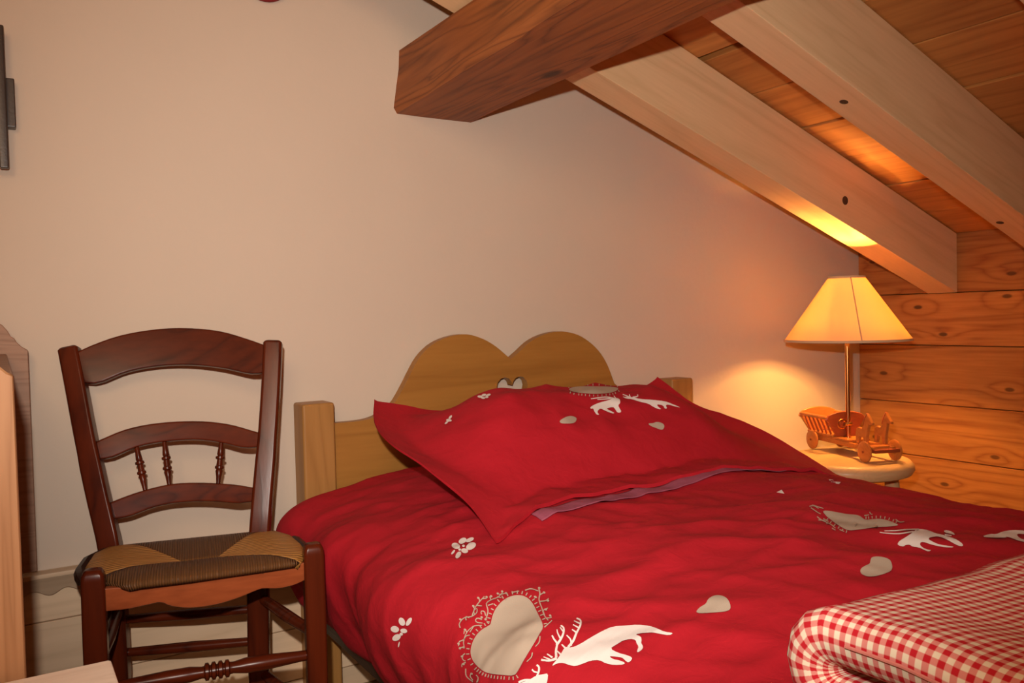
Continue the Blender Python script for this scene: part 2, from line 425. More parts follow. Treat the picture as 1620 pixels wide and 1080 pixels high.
for i, y1 in enumerate([-.261, -.715, -1.172, -1.63, -2.08, -2.53]):
    y0 = y1 - (.100 if i == 0 else .092)
    xa = XL
    e = empty('rafter', (CX, (y0+y1)/2, zr(CX)), labels[i], 'rafter', 'rafters under the sloping ceiling')
    mk('timber', prism([(xa, y0, zr(xa)), (CX-.001, y0, zr(CX)), (CX-.001, y0, zb(CX)-.003), (xa, y0, zb(xa)-.003)], (0, y1-y0, 0)), M_rafter, e, bevel=.003)
    if i == 0:
        c = oy(y0, 1337, 317)
        mk('knot', lathe([(0, .0015), (.010, .0015), (.0125, .0005), (.0125, -.004)], c, 18, (0, -1, 0)), M_knot, e, smooth=True)
    if i == 1:
        for p in ((1335, 161), (1582, 352)):
            d = ray(*p); t = (zr(0)-CAM.z-SLOPE*CAM.x)/(d.z+SLOPE*d.x); c = CAM+d*t
            mk('knot', lathe([(0, .001), (.007, .001), (.009, .0005), (.009, -.003)], c, 14, (-math.sin(SA), 0, -math.cos(SA))), M_knot, e, smooth=True)

# ------------------------------------------------------------------ bed
BX0, BX1 = .562, 1.735
bed = empty('bed', ((BX0+BX1)/2, -.05, 0), 'honey pine bed with heart shaped headboard', 'bed')
def post(x0, x1, zt, y0=-.075, y1=-.005):
    return mk('post', box((x0, y0, 0), (x1, y1, zt)), M_bedz, bed, bevel=.006, seg=3)
post(.562, .636, .681); post(1.652, 1.735, .671)
HY = -.052
hp = [(532,669),(566,666),(589,661),(611,649),(625,636),(640,610),(650,590),(664,565),(684,545),(709,533),(737,528.5),(762,535),(782,546),(798,559),(808,568)]
hq = [(821,557),(841,539),(864,528),(888,524),(913,529),(933,541),(949,557),(961,577),(972,606)]
left = catmull([oy(HY, *p) for p in hp], 44)
cxh = left[-1].x
right = catmull([oy(HY, *p) for p in hq], 30)
tail = [V((2*cxh-p.x+.02, HY, p.z)) for p in reversed(left) if p.z < right[-1].z-.006]
outline = [V((.630, HY, .36)), V((.630, HY, left[0].z))] + left + right + tail + [V((1.660, HY, left[0].z)), V((1.660, HY, .36))]
def heart2d(c, w_, h_, n_=28):
    out = []
    for k in range(n_):
        t = 2*PI*k/n_
        out.append((c[0] + w_/2*math.sin(t)**3, c[1] + h_/2*((13*math.cos(t)-5*math.cos(2*t)-2*math.cos(3*t)-math.cos(4*t))/14.5)))
    return out
hc = oy(HY, 812, 618)
hole = heart2d((hc.x-.002, hc.z), .094, .088)
def plate_with_hole(outer, inner, yf, th):
    n1, n2 = len(outer), len(inner)
    p2 = [V((p.x, p.z)) for p in outer] + [V(p) for p in inner]
    ed = [(i, (i+1) % n1) for i in range(n1)] + [(n1+i, n1+(i+1) % n2) for i in range(n2)]
    r = delaunay_2d_cdt(p2, ed, [], 1, 1e-7)
    vv, ff = r[0], r[2]
    # drop triangles inside the hole
    def inside(q, poly):
        c = False
        for i in range(len(poly)):
            a, b_ = poly[i], poly[i-1]
            if (a[1] > q[1]) != (b_[1] > q[1]) and q[0] < (b_[0]-a[0])*(q[1]-a[1])/(b_[1]-a[1])+a[0]: c = not c
        return c
    op = [(p.x, p.z) for p in outer]
    keep = []
    for f in ff:
        c = sum((vv[i] for i in f), V((0, 0)))/len(f)
        if inside(c, op) and not inside(c, inner): keep.append(tuple(f))
    vs = [(p[0], yf, p[1]) for p in vv] + [(p[0], yf+th, p[1]) for p in vv]; N_ = len(vv)
    fs = keep + [tuple(N_+i for i in f[::-1]) for f in keep]
    from collections import Counter
    ec = Counter()
    for f in keep:
        for i in range(len(f)): ec[tuple(sorted((f[i], f[(i+1) % len(f)])))] += 1
    fs += [(a, b_, N_+b_, N_+a) for (a, b_), k_ in ec.items() if k_ == 1]
    return vs, fs
mk('headboard', plate_with_hole(outline, hole, HY, .026), M_bedx, bed, bevel=.004, seg=2, angle=50)
for x0, x1 in ((.572, .596), (1.70, 1.724)):
    mk('side_rail', box((x0, -2.0, .195), (x1, -.075, .250)), M_dark, bed, bevel=.003)
mk('footboard', box((.63, -2.03, .2), (1.66, -2.005, .46)), M_bedx, bed, bevel=.004)
post(.562, .636, .52, -2.06, -1.99); post(1.652, 1.735, .52, -2.06, -1.99)
mk('slat_base', box((.597, -1.99, .21), (1.699, -.08, .235)), M_dark, bed)

# duvet: cross section swept along the bed, with folds
sect = [(.556,.232),(.535,.255),(.508,.32),(.490,.385),(.489,.425),(.505,.455),(.550,.480),(.630,.500),(.80,.526),(1.0,.538),(1.2,.540),(1.4,.522),(1.53,.498),(1.61,.472),(1.665,.438),(1.70,.39),(1.712,.32),(1.712,.26)]
NU, NV = 190, 250
cs = catmull([V((a, b_, 0)) for a, b_ in sect], NU)
def dz_end(yv):
    f = max(0, 1-(-.085-yv)/.05) if yv > -.135 else 0
    g = max(0, (-1.90-yv)/.08) if yv < -1.90 else 0
    return .02*f*f + .06*g*g
def ridged(p, s):
    return 1-abs(noise.noise(V(p)*s))*2
rows = []
for i in range(NV):
    yv = -.088 - (1.985-.088)*i/(NV-1); row = []
    for j, c in enumerate(cs):
        t0 = cs[min(j+1, NU-1)] - cs[max(j-1, 0)]
        nrm = V((-t0.y, t0.x)).normalized()                    # outward in the xz section
        x_, z_ = c.x, c.y
        s = j/(NU-1)
        side = max(0, min(1, (.62-x_)/.10)) if x_ < 1 else max(0, min(1, (x_-1.6)/.08))
        d = .016*noise.noise((x_*3.1, yv*2.6, z_*3))                             # broad billows
        q = (x_*2.2 + yv*2.9 + .35*noise.noise((x_*3, yv*3, 4)))
        d += .0085*(ridged((q, yv*.5 - x_*1.3, z_), 2.4)-.5)*(1-.5*side)           # diagonal creases
        d += .004*(ridged((x_*2+9, yv*4, z_*2), 3.1)-.5)
        d += .0030*max(0, ridged((x_*1.2-yv*2.1+3, yv*2.6+x_*2.2, z_), 3.4)-.55)*2 + .0022*max(0, ridged((x_*3.1+yv*.7, yv*1.4, z_+5), 4.2)-.5)*2
        d += side*(.010*math.sin(yv*19 + 2.2*noise.noise((yv*3, 1, z_*2)) + z_*7) + .006*noise.noise((yv*14, 3, z_*4)))
        edge = min(1, j/10, (NU-1-j)/10)
        d *= .35+.65*edge
        if yv > -.14: d *= max(0, (-.088-yv)/.052)
        # pillow presses the duvet a little
        if j < 4: d -= .0
        row.append(V((x_ + nrm.x*d, yv, z_ + nrm.y*d - (dz_end(yv) if z_ > .35 else 0))))
    rows.append(row)
DV, DF = grid(rows)
# close it with a thin underside
und = [[V((p.x + (.006 if j < NU*.12 else (-.006 if j > NU*.9 else 0)), p.y, p.z-.004 if NU*.1 < j < NU*.92 else p.z)) for j, p in enumerate(r)] for r in rows]
o = mk('duvet', (DV, DF), M_red, smooth=True, origin=((BX0+BX1)/2, -1, .5))
sm = o.modifiers.new('thickness', 'SOLIDIFY'); sm.thickness = .005; sm.offset = -1
duvet = tag(o, 'red duvet printed with beige hearts and white deer covering the bed', 'duvet')
BV_D = BVHTree.FromPolygons(DV, DF)
def duvet_z(x_, yv):
    h = BV_D.ray_cast(V((x_, yv, 2)), V((0, 0, -1)))
    return h[0].z if h[0] else .3

# pillow with a wide flange, leaning on the headboard
cBL, cBR = oy(-.215, 592, 632), oy(-.15, 1040, 598)
cFL, cFR = oz(.520, 785, 851), oz(.492, 1338, 757)
def sstep(a, b_, x_):
    t = max(0, min(1, (x_-a)/(b_-a))); return t*t*(3-2*t)
PU, PV = 110, 80
fm, fmv = .085, .115
def edge_curve(px, ya, yb):
    n_ = len(px)
    return catmull([oy(ya+(yb-ya)*k_/(n_-1), *q) for k_, q in enumerate(px)], PV+1)
ED_L = edge_curve([(592,632),(593,672),(622,707),(676,741),(738,787),(785,851)], cBL.y, cFL.y)
ED_R = edge_curve([(1040,598),(1085,632),(1140,655),(1205,682),(1270,715),(1338,757)], cBR.y, cFR.y)
fpx = [(785,851),(858,827),(960,809),(1100,791),(1235,772),(1338,757)]
ED_F = catmull([oz(.520+(.492-.520)*k_/5, *q) for k_, q in enumerate(fpx)], PU+1)
ED_B = [cBL.lerp(cBR, k_/PU) + V((0, 0, -.045*math.sin(PI*k_/PU)**.6)) for k_ in range(PU+1)]
def pil(s, t, side):
    """s across, t from back (0) to front (1)"""
    j_, i_ = int(round(s*PU)), int(round(t*PV))
    p = ED_L[i_].lerp(ED_R[i_], s) + ED_B[j_].lerp(ED_F[j_], t) - cBL.lerp(cBR, s).lerp(cFL.lerp(cFR, s), t)
    nrm = ((cBR-cBL).cross(cFL-cBL)).normalized()
    if nrm.z < 0: nrm = -nrm
    a = sstep(fm*.8, .30, s)*sstep(fm*.8, .30, 1-s); b_ = sstep(fmv*.5, .30, t)*sstep(fmv*.8, .62, 1-t)
    puff = (a**.7)*(b_**.7)
    e = min(s/fm, (1-s)/fm, t/fmv, (1-t)/fmv, 1)
    sag = 0
    if side > 0:
        q = p + nrm*(.114*puff) + V((0, 0, sag*(1-puff)))
        w_ = .010*noise.noise((s*5, t*5, 2)) + .007*(ridged((s*2.5+t*1.2, t*1.3-s*.8, 1), 2.6)-.5) + .004*noise.noise((s*17, t*13, 5))
        q += nrm*w_*(.35+.65*min(1, puff*1.6))
        q += V((0, 0, .006*math.sin(s*26+2*math.sin(t*5))*(1-e)*.8))
    else:
        q = p - nrm*(.10*puff) + V((0, 0, sag*(1-puff)-.004))
        q += V((0, 0, .006*math.sin(s*26+2*math.sin(t*5))*(1-e)*.8))
    zmin = duvet_z(q.x, q.y) + (.010 if side > 0 else .003) if (q.y < -.09) else 0
    if q.z < zmin: q.z = zmin
    return q
top = [[pil(j/PU, i/PV, 1) for j in range(PU+1)] for i in range(PV+1)]
bot = [[pil(j/PU, i/PV, -1) for j in range(PU+1)] for i in range(PV+1)]
tv, tf = grid(top); bv, bf = grid(bot)
Np = len(tv); W_ = PU+1
rim = [(j, j+1) for j in range(PU)] + [(i*W_+PU, (i+1)*W_+PU) for i in range(PV)] + [(PV*W_+j+1, PV*W_+j) for j in reversed(range(PU))] + [((i+1)*W_, i*W_) for i in reversed(range(PV))]
pf = tf + [tuple(Np+k for k in f[::-1]) for f in bf] + [(b_, a, Np+a, Np+b_) for a, b_ in rim]
pillow = empty('pillow', (1.1, -.45, .53), 'red printed pillow with a wide flange leaning on the headboard', 'pillow')
mk('pillowcase', (tv+bv, pf), M_red, pillow, smooth=True)
BV_P = BVHTree.FromPolygons(tv, tf)
# faded lining of the lower flange that peeps out under the front edge
ln = []
for i in range(9):
    row = []
    for j in range(70):
        s = .10 + .80*j/69; t = .93 + (.088 + .012*math.sin(s*9))*(.35+.65*sstep(.05,.22,s)*0+.3)*i/8*(1 if s < .72 else max(.45, 1-(s-.72)*3))
        p = cBL.lerp(cBR, s).lerp(cFL.lerp(cFR, s), t)
        row.append(V((p.x, p.y, duvet_z(p.x, p.y)+.0045)))
    ln.append(row)
lo = mk('flange_lining', grid(ln), M_lining, pillow, smooth=True)
sm = lo.modifiers.new('thickness', 'SOLIDIFY'); sm.thickness = .001

# ------------------------------------------------------------------ printed motifs, laid on the cloth itself
def hit(bvh, x_, y_):
    d = ray(x_, y_).normalized(); h = bvh.ray_cast(CAM, d)
    if h[0] is None: return None
    nrm = h[1]
    if nrm.dot(d) > 0: nrm = -nrm
    return h[0] + nrm*.0018
def dens(poly, step):
    out = []
    for i, a in enumerate(poly):
        b_ = poly[(i+1) % len(poly)]; n_ = max(1, int(math.dist(a, b_)/step))
        out += [(a[0]+(b_[0]-a[0])*k_/n_, a[1]+(b_[1]-a[1])*k_/n_) for k_ in range(n_)]
    return out
def pip(q, poly):
    c = False
    for i in range(len(poly)):
        a, b_ = poly[i], poly[i-1]
        if (a[1] > q[1]) != (b_[1] > q[1]) and q[0] < (b_[0]-a[0])*(q[1]-a[1])/(b_[1]-a[1])+a[0]: c = not c
    return c
def smoothpoly(poly, it=2):
    for _ in range(it):
        out = []
        for i, a in enumerate(poly):
            b_ = poly[(i+1) % len(poly)]
            out += [(a[0]*.75+b_[0]*.25, a[1]*.75+b_[1]*.25), (a[0]*.25+b_[0]*.75, a[1]*.25+b_[1]*.75)]
        poly = out
    return poly
def area_print(bvh, poly, step=4, sm_=2):
    poly = dens(smoothpoly(poly, sm_), step)
    pts = [V(p) for p in poly]; n_ = len(pts)
    x0, x1 = min(p[0] for p in poly), max(p[0] for p in poly); y0, y1 = min(p[1] for p in poly), max(p[1] for p in poly)
    x_ = x0+step/2
    while x_ < x1:
        y_ = y0+step/2
        while y_ < y1:
            if pip((x_, y_), poly): pts.append(V((x_, y_)))
            y_ += step
        x_ += step
    r = delaunay_2d_cdt(pts, [(i, (i+1) % n_) for i in range(n_)], [], 1, 1e-4)
    return lay(bvh, r[0], [f for f in r[2]])
def lay(bvh, p2, faces):
    H = [hit(bvh, p[0], p[1]) for p in p2]
    good = []
    for f in faces:
        if any(H[i] is None for i in f): continue
        c = [H[i] for i in f]
        if max((a-b_).length for a in c for b_ in c) > .10: continue
        good.append(tuple(f))
    used = sorted({i for f in good for i in f}); mp = {u: k_ for k_, u in enumerate(used)}
    return [H[u] for u in used], [tuple(mp[i] for i in f) for f in good]
def stroke(bvh, path, w0, w1=None):
    w1 = w0 if w1 is None else w1
    P = [V((a, b_, 0)) for a, b_ in path]
    L_ = sum((b_-a).length for a, b_ in zip(P, P[1:])); n_ = max(3, int(L_/3)+2)
    P = catmull(P, n_)
    p2, fs = [], []
    for i, p in enumerate(P):
        t = (P[min(i+1, n_-1)]-P[max(i-1, 0)]).normalized(); nn = V((-t.y, t.x, 0)); w_ = (w0+(w1-w0)*i/(n_-1))/2
        a, b_ = p+nn*w_, p-nn*w_
        p2 += [(a.x, a.y), (b_.x, b_.y)]
        if i: fs.append((2*i-2, 2*i, 2*i+1, 2*i-1))
    return lay(bvh, p2, fs)
def cr(x0, y0, s, pts): return [(x0+a/s, y0+b_/s) for a, b_ in pts]
def ticks(bvh, poly, gap, ln_, w_, spacing, keep):
    poly = smoothpoly(poly, 2); cx_ = sum(p[0] for p in poly)/len(poly); cy_ = sum(p[1] for p in poly)/len(poly)
    out = []; acc = 0
    for i, a in enumerate(poly):
        b_ = poly[(i+1) % len(poly)]; acc += math.dist(a, b_)
        if acc < spacing or not keep(a): continue
        acc = 0
        t = V((b_[0]-a[0], b_[1]-a[1]))
        if t.length < 1e-6: continue
        t.normalize(); nn = V((t.y, -t.x))
        if pip((a[0]+nn.x*2, a[1]+nn.y*2), poly): nn = -nn
        out.append(stroke(bvh, [(a[0]+nn.x*gap, a[1]+nn.y*gap), (a[0]+nn.x*(gap+ln_*.5), a[1]+nn.y*(gap+ln_*.5)), (a[0]+nn.x*(gap+ln_), a[1]+nn.y*(gap+ln_))], w_))
    return out
def ell(c, rx, ry, a, n_=14):
    return [(c[0]+rx*math.cos(q)*math.cos(a)-ry*math.sin(q)*math.sin(a), c[1]+rx*math.cos(q)*math.sin(a)+ry*math.sin(q)*math.cos(a)) for q in [2*PI*k_/n_ for k_ in range(n_)]]
def printed(name, vf, mt_, parent, label=None):
    if not vf[1]: return
    o_ = mk(name, vf, mt_, parent, smooth=True)
    if label: o_['label'] = label
    if name in ('printed_scrollwork', 'printed_flower'): o_['kind'] = 'stuff'
A = lambda pts: cr(700, 900, 4.263, pts)
big = A([(330,375),(340,320),(365,265),(410,215),(470,185),(530,180),(580,200),(615,240),(640,290),(665,345),(685,400),(660,440),(620,510),(560,610),(515,695),(492,722),(440,718),(350,710),(280,690),(225,640),(195,580),(200,520),(225,460),(265,415),(320,385)])
printed('printed_heart', area_print(BV_D, big), M_heartp, duvet, 'large beige heart print')
orn = ticks(BV_D, big, 2, 5, 1.7, 4.2, lambda p: not (p[0] > 700+505/4.263 and p[1] > 900+400/4.263))
vines = [[(125,400),(120,370),(150,335),(200,325),(235,300),(235,270),(215,290),(222,310)], [(165,350),(160,325),(185,335)], [(205,320),(225,265),(245,235),(285,190)], [(235,250),(270,255)],[(225,275),(210,260)], [(255,225),(250,200)], [(270,205),(300,205)],
 [(295,350),(310,290),(300,240),(330,215),(380,195),(410,160)], [(330,215),(320,190)], [(370,195),(400,200)], [(385,180),(430,170)], [(310,250),(345,240)],
 [(295,320),(285,290),(262,290),(268,310)], [(270,345),(240,335),(225,350),(240,365),(275,370)], [(270,385),(215,390),(170,430),(150,490),(155,530)], [(215,390),(190,430)], [(170,430),(155,410),(150,440)], [(155,480),(120,490),(115,520)], [(150,480),(165,455),(190,450)], [(155,530),(125,530)],
 [(160,570),(140,590),(150,615),(165,620)], [(165,630),(140,640),(140,660)], [(165,670),(170,720),(215,760)], [(215,750),(195,720),(205,700)], [(240,765),(250,735),(235,715)],
 [(470,165),(520,155)], [(560,150),(600,140),(650,155)], [(650,130),(660,170),(655,215),(675,270),(690,320),(715,355)], [(660,180),(690,165)], [(640,200),(620,190)], [(660,225),(700,220),(720,205)], [(690,320),(685,285),(715,270)], [(700,340),(735,335),(725,315)], [(690,400),(740,355)], [(660,460),(655,500),(630,530)], [(610,570),(605,600),(575,630)]]
dots = [(125,345),(212,255),(245,200),(300,195),(405,158),(432,170),(375,172),(115,505),(150,530),(125,535),(157,412),(655,135),(688,165),(630,195),(715,220),(700,280),(728,322),(140,590),(150,640),(205,705),(268,330),(295,345),(330,190)]
for v_ in vines: orn.append(stroke(BV_D, A(v_), 1.9, 1.3))
for d_ in dots: orn.append(area_print(BV_D, ell(A([d_])[0], 2.2, 1.7, .5, 8), 3, 0))
printed('printed_scrollwork', join(*orn), M_heartp, duvet, 'fine beige scrollwork round the large heart')
deer = A([(735,665),(790,600),(830,530),(870,540),(930,515),(1000,470),(1080,425),(1150,395),(1230,390),(1320,382),(1400,392),(1440,405),(1500,432),(1560,438),(1530,455),(1470,445),(1420,435),(1350,440),(1300,450),(1340,462),(1345,490),(1340,505),(1355,530),(1350,550),(1320,572),(1312,565),(1325,530),(1310,510),(1305,485),(1270,480),(1220,490),(1170,520),(1130,545),(1190,575),(1250,590),(1283,605),(1275,625),(1255,640),(1235,625),(1215,605),(1170,598),(1125,595),(1150,615),(1200,625),(1235,640),(1225,652),(1160,655),(1105,645),(1060,620),(1000,625),(950,645),(900,662),(860,655),(820,640),(780,640)])
parts = [area_print(BV_D, deer, 3, 1)]
for p_, w_ in [([(770,605),(768,560),(775,510),(755,480),(742,455)],4), ([(772,520),(800,480),(818,440),(820,405),(800,388)],4), ([(798,475),(780,440),(775,415)],2.6), ([(818,430),(795,400)],2.4), ([(850,535),(885,490),(905,440),(930,390),(932,355),(905,340)],4), ([(905,435),(875,415)],2.6), ([(922,405),(882,383)],2.6), ([(932,378),(888,358)],2.6), ([(775,610),(720,625),(670,618)],4), ([(735,620),(685,600)],2.6), ([(745,605),(708,580)],2.6), ([(870,525),(868,485),(840,453)],3), ([(830,540),(806,515)],3), ([(800,585),(775,560)],3)]:
    parts.append(stroke(BV_D, A(p_), w_, w_*.6))
printed('printed_deer', join(*parts), M_white, duvet, 'white deer print leaping beside the large heart')
parts = [area_print(BV_D, A([(500,790),(540,765),(590,750),(640,720),(690,712),(718,708),(715,760),(700,790)]), 3, 1), stroke(BV_D, A([(640,730),(655,695),(655,665),(640,652)]), 3), stroke(BV_D, A([(650,700),(625,695),(610,680)]), 2.4), stroke(BV_D, A([(600,750),(560,750),(520,765)]), 3)]
printed('printed_deer', join(*parts), M_white, duvet, 'white deer print cut off at the lower edge')
B = lambda pts: cr(1270, 770, 4.63, pts)
rh = B([(140,180),(200,183),(260,195),(330,208),(400,212),(430,228),(455,250),(500,245),(560,240),(620,250),(680,275),(705,288),(650,297),(560,300),(480,310),(400,322),(330,328),(280,300),(220,260),(170,220)])
printed('printed_heart', area_print(BV_D, rh, 3.5), M_heartp, duvet, 'beige heart print foreshortened near the wooden wall')
orn = ticks(BV_D, rh, 1, 4, 1.5, 4, lambda p: (p[0] > 1270+455/4.63 and p[1] < 770+285/4.63) or (p[0] < 1270+330/4.63 and p[1] > 770+215/4.63))
for v_ in [[(50,150),(80,145),(115,165)],[(60,160),(110,195),(130,205)],[(105,225),(130,245),(170,265),(210,285),(240,310)],[(115,250),(160,255),(180,280)],[(215,310),(240,325)],[(270,320),(305,335)],[(490,190),(495,205),(510,208)],[(450,218),(485,212)],[(680,245),(710,265),(745,262)],[(150,240),(190,262)],[(70,140),(150,165)]]:
    orn.append(stroke(BV_D, B(v_), 1.7, 1.2))
printed('printed_scrollwork', join(*orn), M_heartp, duvet)
parts = [area_print(BV_D, B([(830,318),(860,315),(920,325),(975,350),(1010,355),(1060,370),(1110,385),(1160,415),(1178,437),(1160,445),(1120,430),(1060,395),(1000,372),(970,370),(910,385),(960,415),(1010,432),(1070,440),(1110,447),(1085,453),(1020,447),(950,432),(900,415),(865,408),(855,430),(880,455),(915,468),(943,472),(920,482),(890,470),(850,450),(800,445),(785,430),(750,432),(740,445),(710,440),(692,428),(705,405),(750,378),(800,345)]), 3, 1),
 area_print(BV_D, B([(1030,328),(1060,325),(1100,338),(1118,362),(1085,352),(1045,345)]), 3, 1)]
for p_ in [[(850,318),(760,320),(680,328),(600,330)],[(810,335),(700,350),(600,345),(565,340)],[(1040,358),(1090,365)]]: parts.append(stroke(BV_D, B(p_), 2.2, 1.2))
printed('printed_deer', join(*parts), M_white, duvet)
printed('printed_deer', area_print(BV_D, B([(1305,373),(1370,352),(1420,355),(1460,335),(1530,323),(1640,328),(1640,355),(1560,350),(1590,385),(1640,400),(1640,415),(1570,400),(1520,378),(1480,372),(1500,380),(1400,381)]), 3, 1), M_white, duvet)
printed('printed_heart', area_print(BV_D, B([(505,520),(560,517),(620,530),(650,555),(658,620),(600,645),(540,663),(480,668),(430,650),(418,625),(430,600),(470,580),(492,570),(495,545)])), M_heartp, duvet)
Cc = lambda pts: cr(560, 820, 2.7, pts)
printed('printed_heart', area_print(BV_D, Cc([(1458,412),(1475,385),(1505,370),(1512,350),(1535,335),(1565,332),(1595,345),(1610,375),(1606,400),(1540,407)])), M_heartp, duvet)
def flower(bvh, pet, parent, mt_=M_white):
    printed('printed_flower', join(*[area_print(bvh, ell(c, rx*1.12, ry*1.2, a), 3, 0) for c, rx, ry, a in pet]), mt_, parent)
P_ = lambda x_, y_: Cc([(x_, y_)])[0]
flower(BV_D, [(P_(436,121),6,4,.3),(P_(465,99),6,3.6,-.5),(P_(496,95),6,2.6,-.4),(P_(500,122),7.5,4.4,-.5),(P_(473,142),5,3.2,.2),(P_(446,160),5.5,3,-1),(P_(424,148),4,1.4,-.9),(P_(468,121),2,1.5,0),(P_(452,137),2,1.5,0)], duvet)
flower(BV_D, [(P_(209,440),6,4,1.1),(P_(239,440),6.5,2.8,-1),(P_(179,471),6,4.2,.2),(P_(186,506),6.5,4,-.5),(P_(217,478),5,3,.2),(P_(206,492),2.4,2,0),(P_(196,535),4,.9,1.8)], duvet)
printed('printed_flower', join(area_print(BV_D, cr(1100,740,3.115,[(400,124),(426,112),(440,132)]), 3, 0)), M_white, duvet)
printed('printed_flower', join(*[area_print(BV_D, cr(1230,620,6.75,q), 2.5, 0) for q in ([(545,940),(590,945),(615,975),(570,970)], [(615,965),(675,970),(655,992),(620,985)])]), M_white, duvet)
D = lambda pts: cr(740, 560, 3.857, pts)
ph = D([(612,216),(650,203),(740,200),(900,203),(925,218),(880,240),(780,248),(680,240),(630,232)])
printed('printed_heart', area_print(BV_P, ph, 3), M_heartp, pillow)
printed('printed_scrollwork', join(*ticks(BV_P, ph, 1.2, 3, 1.3, 4, lambda p: True)), M_heartp, pillow)
parts = [area_print(BV_P, D([(745,330),(760,318),(800,300),(860,285),(890,270),(925,275),(930,300),(915,315),(925,335),(935,350),(930,360),(910,360),(895,335),(885,325),(840,335),(870,350),(895,362),(880,366),(840,350),(810,335),(795,345),(790,360),(803,374),(785,374),(770,350),(765,335),(750,338)]), 2.5, 1)]
for p_ in [[(890,274),(840,266),(750,276)],[(880,272),(840,278),(790,280)],[(900,272),(890,258)]]: parts.append(stroke(BV_P, D(p_), 2, 1.2))
printed('printed_deer', join(*parts), M_white, pillow)
parts = [area_print(BV_P, D([(940,262),(965,266),(1000,265),(1050,278),(1120,282),(1200,290),(1240,305),(1300,330),(1270,325),(1220,310),(1205,315),(1215,335),(1200,337),(1190,315),(1150,308),(1160,325),(1180,338),(1165,340),(1130,325),(1100,305),(1050,295),(1000,278),(965,276)]), 2.5, 1)]
for p_ in [[(985,267),(960,255),(945,250)],[(1005,267),(1035,262),(1035,250)],[(990,267),(985,250)]]: parts.append(stroke(BV_P, D(p_), 2, 1.3))
printed('printed_deer', join(*parts), M_white, pillow)
for q in ([(558,410),(590,390),(605,384),(630,380),(660,390),(663,405),(650,425),(600,428),(565,425)], [(1097,425),(1130,425),(1150,415),(1190,425),(1200,445),(1185,468),(1150,455),(1110,440)]):
    printed('printed_heart', area_print(BV_P, D(q), 3), M_heartp, pillow)
Ee = lambda x_, y_: (440+x_/2.4545, 500+y_/2.4545)
flower(BV_P, [(Ee(785,315),3.6,1.6,.1),(Ee(800,309),3.4,1.6,-.2),(Ee(817,309),3.6,1.5,-.3),(Ee(797,320),3,1.3,.1),(Ee(811,317),2.6,1.2,0)], pillow)
flower(BV_P, [(Ee(670,395),3.4,1.5,-.9),(Ee(662,407),3,1.8,.2),(Ee(655,416),3,1.2,-.7),(Ee(670,407),2,1.4,.3)], pillow)

# ------------------------------------------------------------------ folded gingham quilt on the foot of the bed
def quilt():
    T = .041; gap = .006; yf, yn = -1.452, -1.96
    Rm = (T+gap)/2; z0 = max(duvet_z(.62+.1*a_, -1.45-.06*b_) for a_ in range(10) for b_ in range(9)) + .005
    Ls = (yf-Rm-T/2) - yn
    x0, x1 = .484, 1.60
    NS, NX = 90, 110
    tot = 2*Ls + PI*Rm
    def centre(s):
        d = s*tot
        if d < Ls: return V((yn+d, T/2)), V((1, 0))
        if d < Ls+PI*Rm:
            a = (d-Ls)/Rm; return V((yn+Ls+Rm*math.sin(a), T/2+Rm-Rm*math.cos(a))), V((math.cos(a), math.sin(a)))
        d -= Ls+PI*Rm; return V((yn+Ls-d, T/2+2*Rm)), V((-1, 0))
    def base(x_, s):                                 # the lower layer sags over the rounded side of the bed
        return z0 + (.004 + .0075*sstep(.35, .65, s))*max(0, (.66-x_)/.12) - .012*max(0, (x_-1.45)/.2)**2
    vs, uvs = [], []
    for side in (1, -1):
        for i in range(NS+1):
            s = i/NS; c, t = centre(s); nn = V((t.y, -t.x))
            es = min(s, 1-s)*tot
            for j in range(NX+1):
                f = j/NX
                x_ = x0+(x1-x0)*(.5-.5*math.cos(PI*f))
                r = .018
                k_ = 1
                for e_ in (x_-x0, x1-x_, es):
                    if e_ < r: k_ = min(k_, math.sqrt(max(0, 1-(1-e_/r)**2)))
                h = T/2*k_
                lo_ = (.014*noise.noise((x_*4, s*5, 3)) + .006*noise.noise((x_*14, s*12, 8)))
                up = s > .5
                jitter = .008*noise.noise((s*9, 2.2, 1)) * max(0, 1-(x_-x0)/.1)
                p = c + nn*(h*side)
                z_ = base(x_, s) + p.y + (lo_ if up else lo_*.3*min(1, s*3))*(1 if p.y > T else .4)
                vs.append(V((x_ + jitter + (.012*math.sin(s*PI*2)*max(0, 1-(x_-x0)/.08)), p.x + .006*noise.noise((x_*5, 7, 2)), z_)))
                uvs.append((x_ - (1-k_)*.012, s*tot))
    c_ = NX+1; n_ = (NS+1)*c_; fs = []
    for i in range(NS):
        for j in range(NX):
            q = (i*c_+j, i*c_+j+1, (i+1)*c_+j+1, (i+1)*c_+j)
            fs.append(q); fs.append(tuple(n_+k_ for k_ in q[::-1]))
    return vs, fs, uvs
vs, fs, uvs = quilt()
q_ = empty('folded_quilt', (1.05, -1.7, .54), 'folded red and white gingham quilt lying on the red duvet', 'quilt')
me = bpy.data.meshes.new('gingham_cover'); me.from_pydata([tuple(v-q_.location) for v in vs], [], fs)
ul = me.uv_layers.new(name='weave')
for lp in me.loops: ul.data[lp.index].uv = uvs[lp.vertex_index]
for p in me.polygons: p.use_smooth = True
bm = bmesh.new(); bm.from_mesh(me); bmesh.ops.remove_doubles(bm, verts=bm.verts, dist=1e-5); bmesh.ops.recalc_face_normals(bm, faces=bm.faces); bm.to_mesh(me); bm.free()
me.materials.append(M_ging)
o = bpy.data.objects.new('gingham_cover', me); COL.objects.link(o); o.parent = q_
M_pipe = plain('pink_piping', (.50, .16, .13), .8, bump=.2)
NXc, NSr = 111, 91
def rim_path(i0, i1, j=0, off=V((-.002, 0, 0))): return [vs[i*NXc+j]+off for i in range(i0, i1, 2)]
